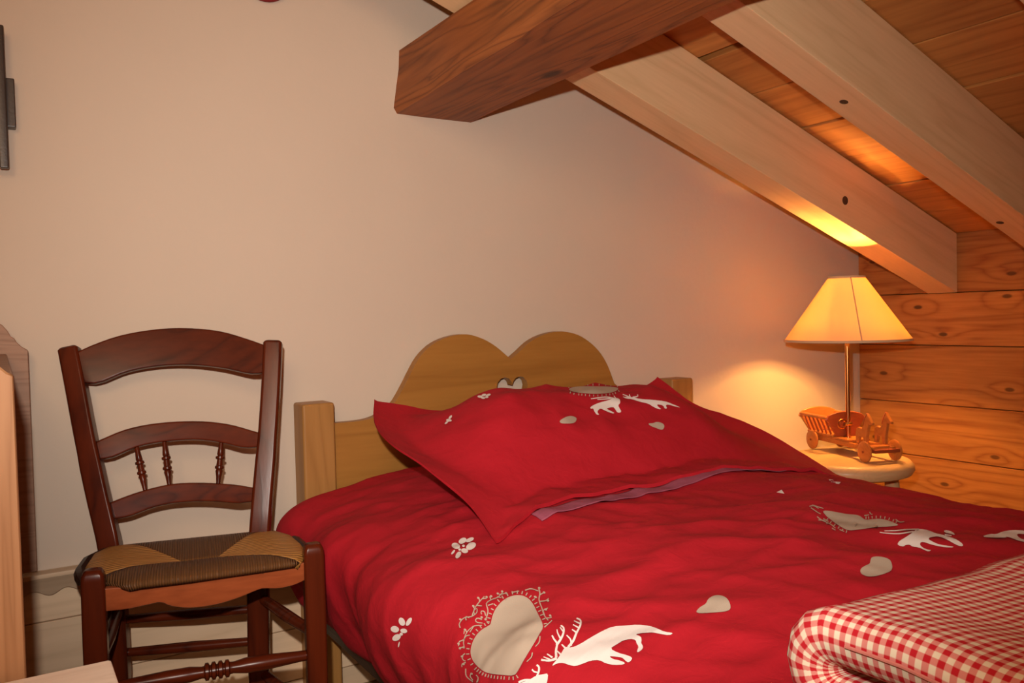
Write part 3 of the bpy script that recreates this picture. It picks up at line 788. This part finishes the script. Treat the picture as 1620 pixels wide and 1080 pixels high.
mk('piping', tube(rim_path(50, 88), .0013, 6), M_pipe, q_, smooth=True)

# ------------------------------------------------------------------ rush seated chair
FL, FR = V((.114, -.393, 0)), V((.453, -.457, 0))
e1 = (FR-FL).normalized(); nf = V((e1.y, -e1.x, 0))          # nf points to the front
BLs, BRs = oz(.45, 174, 862), oz(.45, 412, 845)
TL, TR = oy(-.062, 111, 552), oy(-.135, 432, 542)
chair = empty('rush_chair', (.29, -.3, 0), 'dark cherry wooden chair with a woven rush seat beside the bed', 'chair')
pm = (BLs+BRs)/2; tm = (TL+TR)/2
nb = (BRs-BLs).cross(tm-pm).normalized()
if nb.y > 0: nb = -nb
def bp_(x_, y_): return opl(pm, nb, x_, y_)
def bow(p):                                                     # the rails are bent backwards a little
    s = (p-pm).dot((BRs-BLs).normalized())/.18
    return p - nb*(.014*(1-s*s))
# back posts
for pts in ([(110,553),(121,610),(136,690),(155,780),(174,862)], [(432,543),(429,610),(423,700),(416,780),(411,845)]):
    path = [bp_(*p) for p in pts]
    last = path[-1]; d = (path[-1]-path[-2]).normalized()
    path += [V((last.x+d.x*.03, last.y+.002, .38)), V((last.x+d.x*.05, last.y+.006, .2)), V((last.x+d.x*.07, last.y+.012, 0))]
    P = catmull(path, 26)
    t0 = (P[0]-P[1]).normalized(); P = [P[0]+t0*.006] + P
    rad = [.78] + [1.0]*7 + [1.05]*6 + [1.1]*7 + [1.0]*6
    mk('back_post', tube(P, rad, rect=(.0185, .0165), up=nb), M_chairz, chair, bevel=.006, seg=3, angle=50)
def rail(up, lo_, th=.017):
    U_ = catmull([bow(bp_(*p)) for p in up], 22); L_ = catmull([bow(bp_(*p)) for p in lo_], 22)
    rows_ = [U_, L_]
    f = [p + nb*th*.5 for p in U_] + [p + nb*th*.5 for p in L_]; n_ = 22
    vs_ = f + [p - nb*th for p in f]
    fs_ = []
    for i in range(n_-1):
        fs_ += [(i, i+1, n_+i+1, n_+i), (2*n_+i, 3*n_+i, 3*n_+i+1, 2*n_+i+1), (i, 2*n_+i, 2*n_+i+1, i+1), (n_+i, n_+i+1, 3*n_+i+1, 3*n_+i)]
    fs_ += [(0, n_, 3*n_, 2*n_), (n_-1, 3*n_-1, 4*n_-1, 2*n_-1)]
    return vs_, fs_
mk('top_rail', rail([(116,562),(150,545),(190,530),(240,520),(290,517),(345,522),(390,535),(430,550)], [(136,607),(158,606),(200,588),(250,578),(300,576),(350,581),(398,591),(424,588)]), M_chairx, chair, bevel=.004, seg=2, angle=50)
mk('middle_rail', rail([(146,703),(160,695),(200,678),(250,668),(310,665),(360,670),(403,682),(420,687)], [(152,727),(176,724),(215,707),(260,698),(310,695),(350,700),(385,708),(418,706)]), M_chairx, chair, bevel=.004, seg=2, angle=50)
mk('lower_rail', rail([(166,800),(180,792),(220,777),(270,765),(320,763),(370,766),(395,770),(414,773)], [(174,822),(203,817),(240,803),(280,795),(330,793),(375,796),(393,794),(412,793)]), M_chairx, chair, bevel=.004, seg=2, angle=50)
sprof = [(0,.0042),(.06,.0046),(.22,.0058),(.33,.0072),(.36,.0056),(.38,.0098),(.42,.0098),(.44,.0062),(.50,.0066),(.56,.0072),(.58,.0098),(.62,.0098),(.64,.0066),(.67,.0080),(.78,.0058),(.9,.0046),(1,.0042)]
for a, b_ in (((213,700),(228,779)), ((257,692),(266,772)), ((349,692),(343,770))):
    p0, p1 = bow(bp_(*a)), bow(bp_(*b_))
    mk('spindle', tube([p0.lerp(p1, t) for t, r in sprof], [r*.88 for t, r in sprof], 12, up=nb), M_chairz, chair, smooth=True)
# front legs with rounded tops
for c in (FL, FR):
    prof = [(.478,.35),(.476,.72),(.470,.92),(.460,1),(.36,1.02),(.15,.98),(0,.85)]
    mk('front_leg', tube([V((c.x, c.y, z_)) for z_, r in prof], [r for z_, r in prof], rect=(.0175, .0165), up=nf), M_chairz, chair, bevel=.006, seg=3, angle=50)
# seat: four rush panels meeting in the middle, domed over the rails
SZ = .458
so = [(150,918),(131,905),(128,890),(140,873),(165,861),(200,857),(260,851),(330,844),(400,837),(440,835),(466,842),(484,857),(486,872),(478,890),(400,900),(300,914),(200,926)]
oc = [oz(SZ, *p) for p in so]
for i in (0, 13, 14, 15, 16): oc[i] = oc[i] - nf*(.026 if i in (0, 13) else .020)
oc3 = []
for i, a in enumerate(oc):
    b_ = oc[(i+1) % len(oc)]
    oc3 += [a.lerp(b_, k_/5) for k_ in range(5)]
cen = oz(SZ, 316, 879); cA, cB = cen-e1*.03, cen+e1*.03
fls, frs = oc[0], oc[13]; bls, brs = oz(SZ, 190, 858), oz(SZ, 425, 836)
def seat_panel(i0, i1, inner0, inner1, mt_, name, dirv):
    """rim points i0..i1 (indices in oc3) joined to the inner line"""
    n_ = i1-i0; R_ = 14; pts_, uv_ = [], []
    for i in range(n_+1):
        a = oc3[(i0+i) % len(oc3)]; b_ = inner0.lerp(inner1, i/n_)
        for k_ in range(R_+1):
            f = k_/R_; p = a.lerp(b_, f)
            dome = .010*math.sin(min(1, f*2.2)*PI*.5) - .012*f*f
            if f == 0: dome = -.003 if name == 'rush_front' else -.003-.011*sstep(.02, .08, min((V((a.x, a.y, 0))-FL).length, (V((a.x, a.y, 0))-FR).length))
            z_ = SZ + dome - .004
            if k_ == 0: p = a
            pts_.append(V((p.x, p.y, z_)))
            w_ = V((p.x, p.y, 0)); uv_.append((w_.dot(V((dirv.y, -dirv.x, 0))), w_.dot(dirv)))
    fs_ = [(i*(R_+1)+k_, (i+1)*(R_+1)+k_, (i+1)*(R_+1)+k_+1, i*(R_+1)+k_+1) for i in range(n_) for k_ in range(R_)]
    me_ = bpy.data.meshes.new(name); b0 = wloc(chair); me_.from_pydata([tuple(p-b0) for p in pts_], [], fs_)
    u_ = me_.uv_layers.new(name='strand')
    for lp in me_.loops: u_.data[lp.index].uv = uv_[lp.vertex_index]
    for p in me_.polygons: p.use_smooth = True
    me_.materials.append(mt_)
    o_ = bpy.data.objects.new('rush_panel', me_); COL.objects.link(o_); o_.parent = chair
    md = o_.modifiers.new('thickness', 'SOLIDIFY'); md.thickness = .012; md.offset = -1 if me_.polygons[0].normal.z > 0 else 1
    return o_
e2 = -nf
seat_panel(0, 24, cA, cA, M_rush_side, 'rush_panel', e1)
seat_panel(24, 42, cA, cB, M_rush_front, 'rush_panel', e2)
seat_panel(42, 65, cB, cB, M_rush_side, 'rush_panel', e1)
seat_panel(65, 85, cB, cA, M_rush_front, 'rush_front', e2)
# dark edge strips along the sides of the seat
for idx in (range(5, 26), range(48, 62)):
    pth = [oc3[i] + V((0, 0, -.018)) for i in idx]
    mk('seat_rail', tube(pth, [.004, .009] + [.012]*(len(pth)-4) + [.009, .004], 8), M_dark, chair, smooth=True)
# apron with scalloped lower edge and nails
fp = FL + nf*.006
def fpp(x_, y_): return opl(fp, nf, x_, y_)
up_ = [(160,931),(240,922),(320,912),(400,901),(484,889)]
lw = [(484,917),(465,925),(440,930),(415,930),(405,933),(375,945),(340,955),(300,960),(270,957),(255,951),(245,953),(200,963),(160,968)]
def front_bow(p, k_=.010):
    s = (p-(FL+FR)/2).dot(e1)/.17; return p + nf*(k_*(1-s*s))
U_ = catmull([fpp(*p) for p in up_], 40); L_ = list(reversed(catmull([fpp(*p) for p in lw], 40)))
L_ = [l for l in L_]
f_ = [front_bow(p) for p in U_]; g_ = [front_bow(p, .006) for p in L_]
vs_ = f_ + g_ + [p - nf*.016 for p in f_] + [p - nf*.016 for p in g_]; n_ = 40; fs_ = []
for i in range(n_-1):
    fs_ += [(i, i+1, n_+i+1, n_+i), (2*n_+i, 3*n_+i, 3*n_+i+1, 2*n_+i+1), (i, 2*n_+i, 2*n_+i+1, i+1), (n_+i, n_+i+1, 3*n_+i+1, 3*n_+i)]
fs_ += [(0, n_, 3*n_, 2*n_), (n_-1, 3*n_-1, 4*n_-1, 2*n_-1)]
apron = mk('apron', (vs_, fs_), M_apron, chair, bevel=.003, seg=2, angle=50)
for p in ((231,926), (348,910), (415,902)):
    c = front_bow(fpp(*p))
    mk('nail', lathe([(0, .0022), (.002, .0018), (.0034, .0006), (.0036, -.002)], c, 10, nf), M_nail, apron, smooth=True)
# stretchers
def zat(plane_p, pl_n, x_, y_): return opl(plane_p, pl_n, x_, y_)
fs0, fs1 = opl(FL, nf, 228, 1072), opl(FL, nf, 488, 1042)
dirf = (fs1-fs0).normalized(); zf = fs0.z + (fs1.z-fs0.z)*.5
a = V((FL.x, FL.y, zf)); b_ = V((FR.x, FR.y, zf))
tp = [(0,.008),(.1,.009),(.3,.0125),(.40,.0125),(.455,.0095)]
for k_ in range(4):
    c0 = .465+.031*k_; tp += [(c0,.0100),(c0+.006,.0145),(c0+.020,.0145),(c0+.026,.0100)]
tp += [(.60,.0095),(.66,.013),(.75,.013),(.9,.0095),(1,.008)]
mk('turned_stretcher', tube([a.lerp(b_, t) for t, r in tp], [r for t, r in tp], 14), M_chairx, chair, smooth=True)
def legpt(c, z_): return V((c.x, c.y, z_))
bl, br = V((BLs.x+.012, BLs.y+.004, 0)), V((BRs.x-.004, BRs.y+.004, 0))
nbk = V(((br-bl).y, -(br-bl).x, 0)).normalized()
for q0, q1 in (((210,981),(384,962)), ((216,1036),(384,1010))):
    z_ = (opl(bl, nbk, *q0).z + opl(bl, nbk, *q1).z)/2
    mk('back_stretcher', tube([legpt(bl, z_), legpt(bl, z_).lerp(legpt(br, z_), .5), legpt(br, z_)], [.008, .0105, .008], 12), M_chairx, chair, smooth=True)
zu, zl = opl(br, nbk, 418, 943).z, opl(br, nbk, 425, 1062).z
for z_ in (zu, zl):
    for a0, b0 in ((bl, FL), (br, FR)):
        mk('side_stretcher', tube([legpt(a0, z_), legpt(a0, z_-.004).lerp(legpt(b0, z_-.01), .5), legpt(b0, z_-.01)], [.009, .0115, .009], 12), M_chairx, chair, smooth=True)

# ------------------------------------------------------------------ stool
SC = V((2.062, -.352, 0)); ST = .437
stool = empty('stool', SC, 'round pale wooden stool carrying the lamp', 'stool')
mk('seat', lathe([(0, ST), (.155, ST), (.168, ST-.003), (.177, ST-.013), (.179, ST-.026), (.172, ST-.038), (.155, ST-.044), (0, ST-.044)], SC, 48), M_stool, stool, smooth=True)
for k_ in range(4):
    an = math.radians(-36+90*k_); d = V((math.cos(an), math.sin(an), 0))
    mk('leg', tube([SC+d*.122+V((0, 0, ST-.042)), SC+d*.148+V((0, 0, .2)), SC+d*.165], [.020, .019, .015], 14), M_stool, stool, smooth=True)

# ------------------------------------------------------------------ lamp standing on a wooden horse cart
fwd = V((-.326, -.945, 0)).normalized(); lat = V((fwd.y, -fwd.x, 0))   # lat: towards the wall side (left of the cart)
if lat.x < 0: lat = -lat
FA = V((2.072, -.452, ST))                                    # under the front axle
lamp = empty('table_lamp', FA - fwd*.13, 'lit brass lamp with cream cone shade standing on a toy horse cart', 'lamp')
def ct(a_, b0, z_): return FA - fwd*a_ + lat*b0 + V((0, 0, z_))   # a back from the front axle, b sideways, z up
def cbox(a0, a1, b0, b1, z0, z1): 
    vs2 = [ct(a_, b_, z_) for z_ in (z0, z1) for a_, b_ in ((a0,b0),(a1,b0),(a1,b1),(a0,b1))]
    return vs2, [(0,3,2,1),(4,5,6,7),(0,1,5,4),(1,2,6,5),(2,3,7,6),(3,0,4,7)]
WR = .029
for a_, b0 in ((0,-.048),(0,.048),(.252,-.048),(.252,.048)):
    wh = mk('wheel', lathe([(0,-.005),(.007,-.005),(.008,-.004),(WR-.003,-.004),(WR,-.002),(WR,.002),(WR-.003,.004),(.008,.004),(.007,.006),(0,.006)], ct(a_, b0, WR), 28, lat), M_toy, lamp, smooth=True)
    mk('axle_pin', lathe([(0,-.0085),(.003,-.008),(.0035,-.004),(.0035,.004),(.003,.008),(0,.0085)], ct(a_, b0, WR), 10, lat), M_toyred, wh, smooth=True)
for a_ in (0, .252):
    mk('axle', tube([ct(a_, -.052, WR), ct(a_, .052, WR)], .004, 10), M_toyred, lamp, smooth=True)
for b0 in (-.030, .030):
    mk('chassis_bar', cbox(-.02, .272, b0-.006, b0+.006, .028, .042), M_toy, lamp, bevel=.002)
mk('platform', cbox(.09, .286, -.036, .036, .042, .049), M_toy, lamp, bevel=.002)
# ladder sides that flare outwards
A0, A1 = .160, .290
for sg in (-1, 1):
    def sd(a_, f): return ct(a_, sg*(.034+.024*f), .049+.056*f)
    mk('top_bar', tube([sd(A0-.006, 1), sd(A1+.006, 1)], .0058, 10), M_toy, lamp, smooth=True)
    mk('bottom_bar', tube([sd(A0, .03), sd(A1, .03)], .0050, 10), M_toy, lamp, smooth=True)
    for k_ in range(6):
        a_ = A0+.012 + (A1-A0-.024)*k_/5
        mk('spindle', tube([sd(a_, 0), sd(a_, .5), sd(a_, 1)], [.0026, .0034, .0026], 8), M_toyred, lamp, smooth=True)
# rounded end boards
for a_, tl in ((A0, .004), (A1, -.004)):
    bd = []
    for k_ in range(17):
        t = -1+2*k_/16; bd.append((t*.066, .104+.020*(1-t*t)**.6))
    prof2 = [(-.030, .049), (.030, .049)] + [(.058, .092), (.068, .098)] + list(reversed(bd))[1:-1] + [(-.068, .098), (-.058, .092)]
    poly = [ct(a_, b_, z_) for b_, z_ in prof2]
    mk('end_board', prism(poly, -fwd*(.008 if tl < 0 else -.008)), M_toyred if tl > 0 else M_toy, lamp, bevel=.0015, seg=1, angle=50)
# shafts and two horses in front
for b0 in (-.030, .030):
    hs = [(0,.046),(.012,.046),(.014,.066),(.030,.068),(.036,.047),(.046,.047),(.046,.082),(.042,.090),(.034,.094),(.020,.092),(.012,.100),(.004,.122),(-.002,.128),(-.004,.136),(-.009,.130),(-.016,.122),(-.026,.112),(-.025,.106),(-.017,.107),(-.010,.106),(-.006,.090),(-.002,.070)]
    poly = [ct(.012+a_, b0-.005, z_-.002) for a_, z_ in hs]
    h = mk('horse', prism(poly, lat*.010), M_toy, lamp, bevel=.0015, seg=1, angle=50)
    mk('mane', tube([ct(.012-.003, b0, .133), ct(.012+.006, b0, .118), ct(.012+.014, b0, .100)], [.0045, .005, .004], 8), M_toyred, h, smooth=True)
mk('axle_bar', cbox(-.010, .012, -.040, .040, .026, .044), M_toy, lamp, bevel=.002)
mk('drawbar', cbox(-.034, -.018, -.040, .040, .028, .038), M_toyred, lamp, bevel=.002)
LP = ct(.142, 0, 0); 
zt = .955; zb0 = .772
mk('pole', tube([V((LP.x, LP.y, ST+.045)), V((LP.x, LP.y, zt-.01))], .0068, 16), M_brass, lamp, smooth=True)
mk('knurled_nut', lathe([(.0068,0),(.012,.002),(.0135,.006),(.012,.010),(.0068,.012)], V((LP.x, LP.y, ST+.082)), 18), M_brass, lamp, smooth=True)
rg = [V((LP.x, LP.y, ST+.088)) - lat*.020 + (lat*math.cos(q)*.013 + V((0,0,1))*math.sin(q)*.013) for q in [2*PI*k_/16 for k_ in range(17)]]
mk('ring', tube(rg, .0025, 8), M_brass, lamp, smooth=True)
# shade: open cone of cream cloth
M_sh, nt, b_ = mat('cream_shade_cloth'); N_, L__ = nt.nodes, nt.links
b_.inputs['Base Color'].default_value = (.80, .66, .46, 1); b_.inputs['Roughness'].default_value = .9; b_.inputs['Specular IOR Level'].default_value = .1
tr_ = N_.new('ShaderNodeBsdfTranslucent'); tr_.inputs[0].default_value = (.80, .58, .32, 1)
mxs = N_.new('ShaderNodeMixShader'); mxs.inputs[0].default_value = .55
tcs = N_.new('ShaderNodeTexCoord'); nzs = N_.new('ShaderNodeTexNoise'); nzs.inputs['Scale'].default_value = 300; L__.new(tcs.outputs['Object'], nzs.inputs['Vector'])
bps = N_.new('ShaderNodeBump'); bps.inputs['Strength'].default_value = .1; L__.new(nzs.outputs[0], bps.inputs['Height']); L__.new(bps.outputs[0], b_.inputs['Normal'])
L__.new(b_.outputs[0], mxs.inputs[1]); L__.new(tr_.outputs[0], mxs.inputs[2]); L__.new(mxs.outputs[0], N_['Material Output'].inputs[0])
R0, R1 = .176, .051
shade = mk('lamp_shade', lathe([(R0, zb0), (R1, zt), (R1-.0012, zt), (R0-.0012, zb0)], (LP.x, LP.y, 0), 64, closed=True), M_sh, lamp, smooth=True)
for r_, z_ in ((R0, zb0), (R1, zt)):
    mk('shade_trim', lathe([(r_+.0012, z_-.003), (r_+.0012, z_+.004), (r_-.0018, z_+.004), (r_-.0018, z_-.003)], (LP.x, LP.y, 0), 64, closed=True), plain('shade_edge', (.62, .42, .25), .8, bump=.1), shade, smooth=True)
sl = V((-.66, -.75, 0)).normalized()
mk('shade_seam', tube([V((LP.x, LP.y, 0))+sl*(R0+.0004)+V((0,0,zb0)), V((LP.x, LP.y, 0))+sl*(R1+.0004)+V((0,0,zt))], .0016, 6), plain('seam_tape', (.50, .36, .24), .9, bump=.1), shade, smooth=True)
for k_ in range(3):
    q = 2*PI*k_/3+.4; d = V((math.cos(q), math.sin(q), 0))
    mk('shade_spoke', tube([V((LP.x, LP.y, zt-.012)), V((LP.x, LP.y, zt-.002))+d*(R1-.002)], .0013, 6), M_brass, lamp, smooth=True)
M_bulb, nt, b_ = mat('lit_bulb_glass'); b_.inputs['Emission Color'].default_value = (1, .55, .2, 1); b_.inputs['Emission Strength'].default_value = 15
BZ = .872
BC = V((LP.x, LP.y, 0)) + V((.028, -.006, 0))
mk('bulb', lathe([(.0, BZ-.022), (.012, BZ-.020), (.02, BZ-.008), (.021, BZ+.004), (.014, BZ+.018), (.0, BZ+.023)], BC, 20), M_bulb, lamp, smooth=True)
mk('socket', tube([V((LP.x, LP.y, BZ-.05)), BC+V((0, 0, BZ-.045)), BC+V((0, 0, BZ-.020))], [.006, .011, .012], 12), M_brass, lamp, smooth=True)
bl_ = bpy.data.lights.new('lamp_bulb_light', 'POINT'); bl_.energy = 94; bl_.color = (1, .475, .115); bl_.shadow_soft_size = .024
blo = bpy.data.objects.new('lamp_bulb_light', bl_); COL.objects.link(blo); blo.location = BC + V((0, 0, BZ))
blo.parent = None

# ------------------------------------------------------------------ cabinet at the left edge
cab = empty('cabinet', (-.2, -.45, 0), 'larch wood cabinet with scrolled crest at the left edge of the photo', 'cabinet')
FY, BYc = -.84, -.052; XR = .012
top_curve = [oy(FY, 24, 592), oy(FY, 14, 587), oy(FY, 4, 578)]
fc = [V((XR, FY, 0)), V((XR, FY, .815)), V((XR-.006, FY, .818)), V((XR-.016, FY, .828)), V((XR-.04, FY, .838)), V((-.25, FY, .84)), V((-.46, FY, .838)), V((-.484, FY, .828)), V((-.5, FY, .815)), V((-.5, FY, 0))]
mk('front_board', prism(fc, (0, .022, 0)), M_cab, cab, bevel=.002, seg=1, angle=50)
mk('side_panel', box((XR-.024, FY+.022, 0), (XR-.004, BYc-.012, .80)), M_cab, cab, bevel=.001, seg=1)
mk('side_panel', box((-.496, FY+.022, 0), (-.476, BYc-.012, .80)), M_cab, cab, bevel=.001, seg=1)
mk('top_board', box((-.498, FY+.022, .80), (XR-.001, BYc-.012, .817)), M_cabx, cab, bevel=.002, seg=1)
cx0 = .046
crest = [V((cx0, BYc, .40)), V((cx0, BYc, .822)), V((cx0-.010, BYc, .829)), V((cx0-.018, BYc, .838)), V((cx0-.022, BYc, .846)), V((cx0-.027, BYc, .849)), V((cx0-.032, BYc, .860)), V((cx0-.040, BYc, .871)), V((cx0-.055, BYc, .880)), V((-.25, BYc, .93)), V((-.5, BYc, .88)), V((-.53, BYc, .82)), V((-.53, BYc, .40))]
mk('back_panel', prism(crest, (0, .014, 0)), M_cabx, cab, bevel=.0015, seg=1, angle=50)

# pale bench at the lower left corner
bz = .495
bn = empty('bench', (-.2, -1.1, 0), 'corner of a pale wooden bench at the lower left of the photo', 'bench')
bc = [oz(bz, 0, 1072), oz(bz, 178, 1046)]
mk('bench_top', box((-.55, -1.18, bz-.022), (bc[1].x, bc[1].y+.01, bz)), M_slab, bn, bevel=.004)
for x_ in (-.53, .04):
    for y_ in (-1.15, -.875):
        mk('leg', box((x_, y_-.0, 0), (x_+.035, y_+.035, bz-.022)), M_slab, bn, bevel=.003)

# picture at the upper left edge of the frame and red ornament
pic = empty('framed_picture', (-.08, -.02, 1.15), 'dark framed picture on the cream wall at the left edge', 'picture')
px0, px1, pz0, pz1 = -.19, .028, 1.164, 1.43
def fr(a, b_): return box(a, b_)
mk('frame_bar', box((px1-.016, -.048, pz0), (px1, -.03, pz1)), M_black, pic, bevel=.003)
mk('frame_bar', box((px0, -.048, pz0), (px0+.016, -.03, pz1)), M_black, pic, bevel=.003)
mk('frame_bar', box((px0+.016, -.048, pz0), (px1-.016, -.03, pz0+.014)), M_black, pic, bevel=.003)
mk('frame_bar', box((px0+.016, -.048, pz1-.014), (px1-.016, -.03, pz1)), M_black, pic, bevel=.003)
mk('mount', box((px0+.016, -.040, pz0+.014), (px1-.016, -.034, pz1-.014)), M_grey, pic)
mk('shadow_block', box((px0+.03, -.030, 1.245), (px1+.014, -.001, 1.337)), M_black, pic, bevel=.002)  # dark box added in place of the shadow beside the frame
od = oy(-.012, 420, 0)
hh = [V((od.x+a, -.004, od.z+.057+c)) for a, c in ell((0, 0), .06, .06, 0, 40)]
o = mk('wall_ornament', prism(hh, (0, -.016, 0)), M_redo, bevel=.005, seg=3, origin=(od.x, -.01, od.z))
tag(o, 'dark red rounded ornament on the cream wall, cut off by the top of the photo', 'ornament')
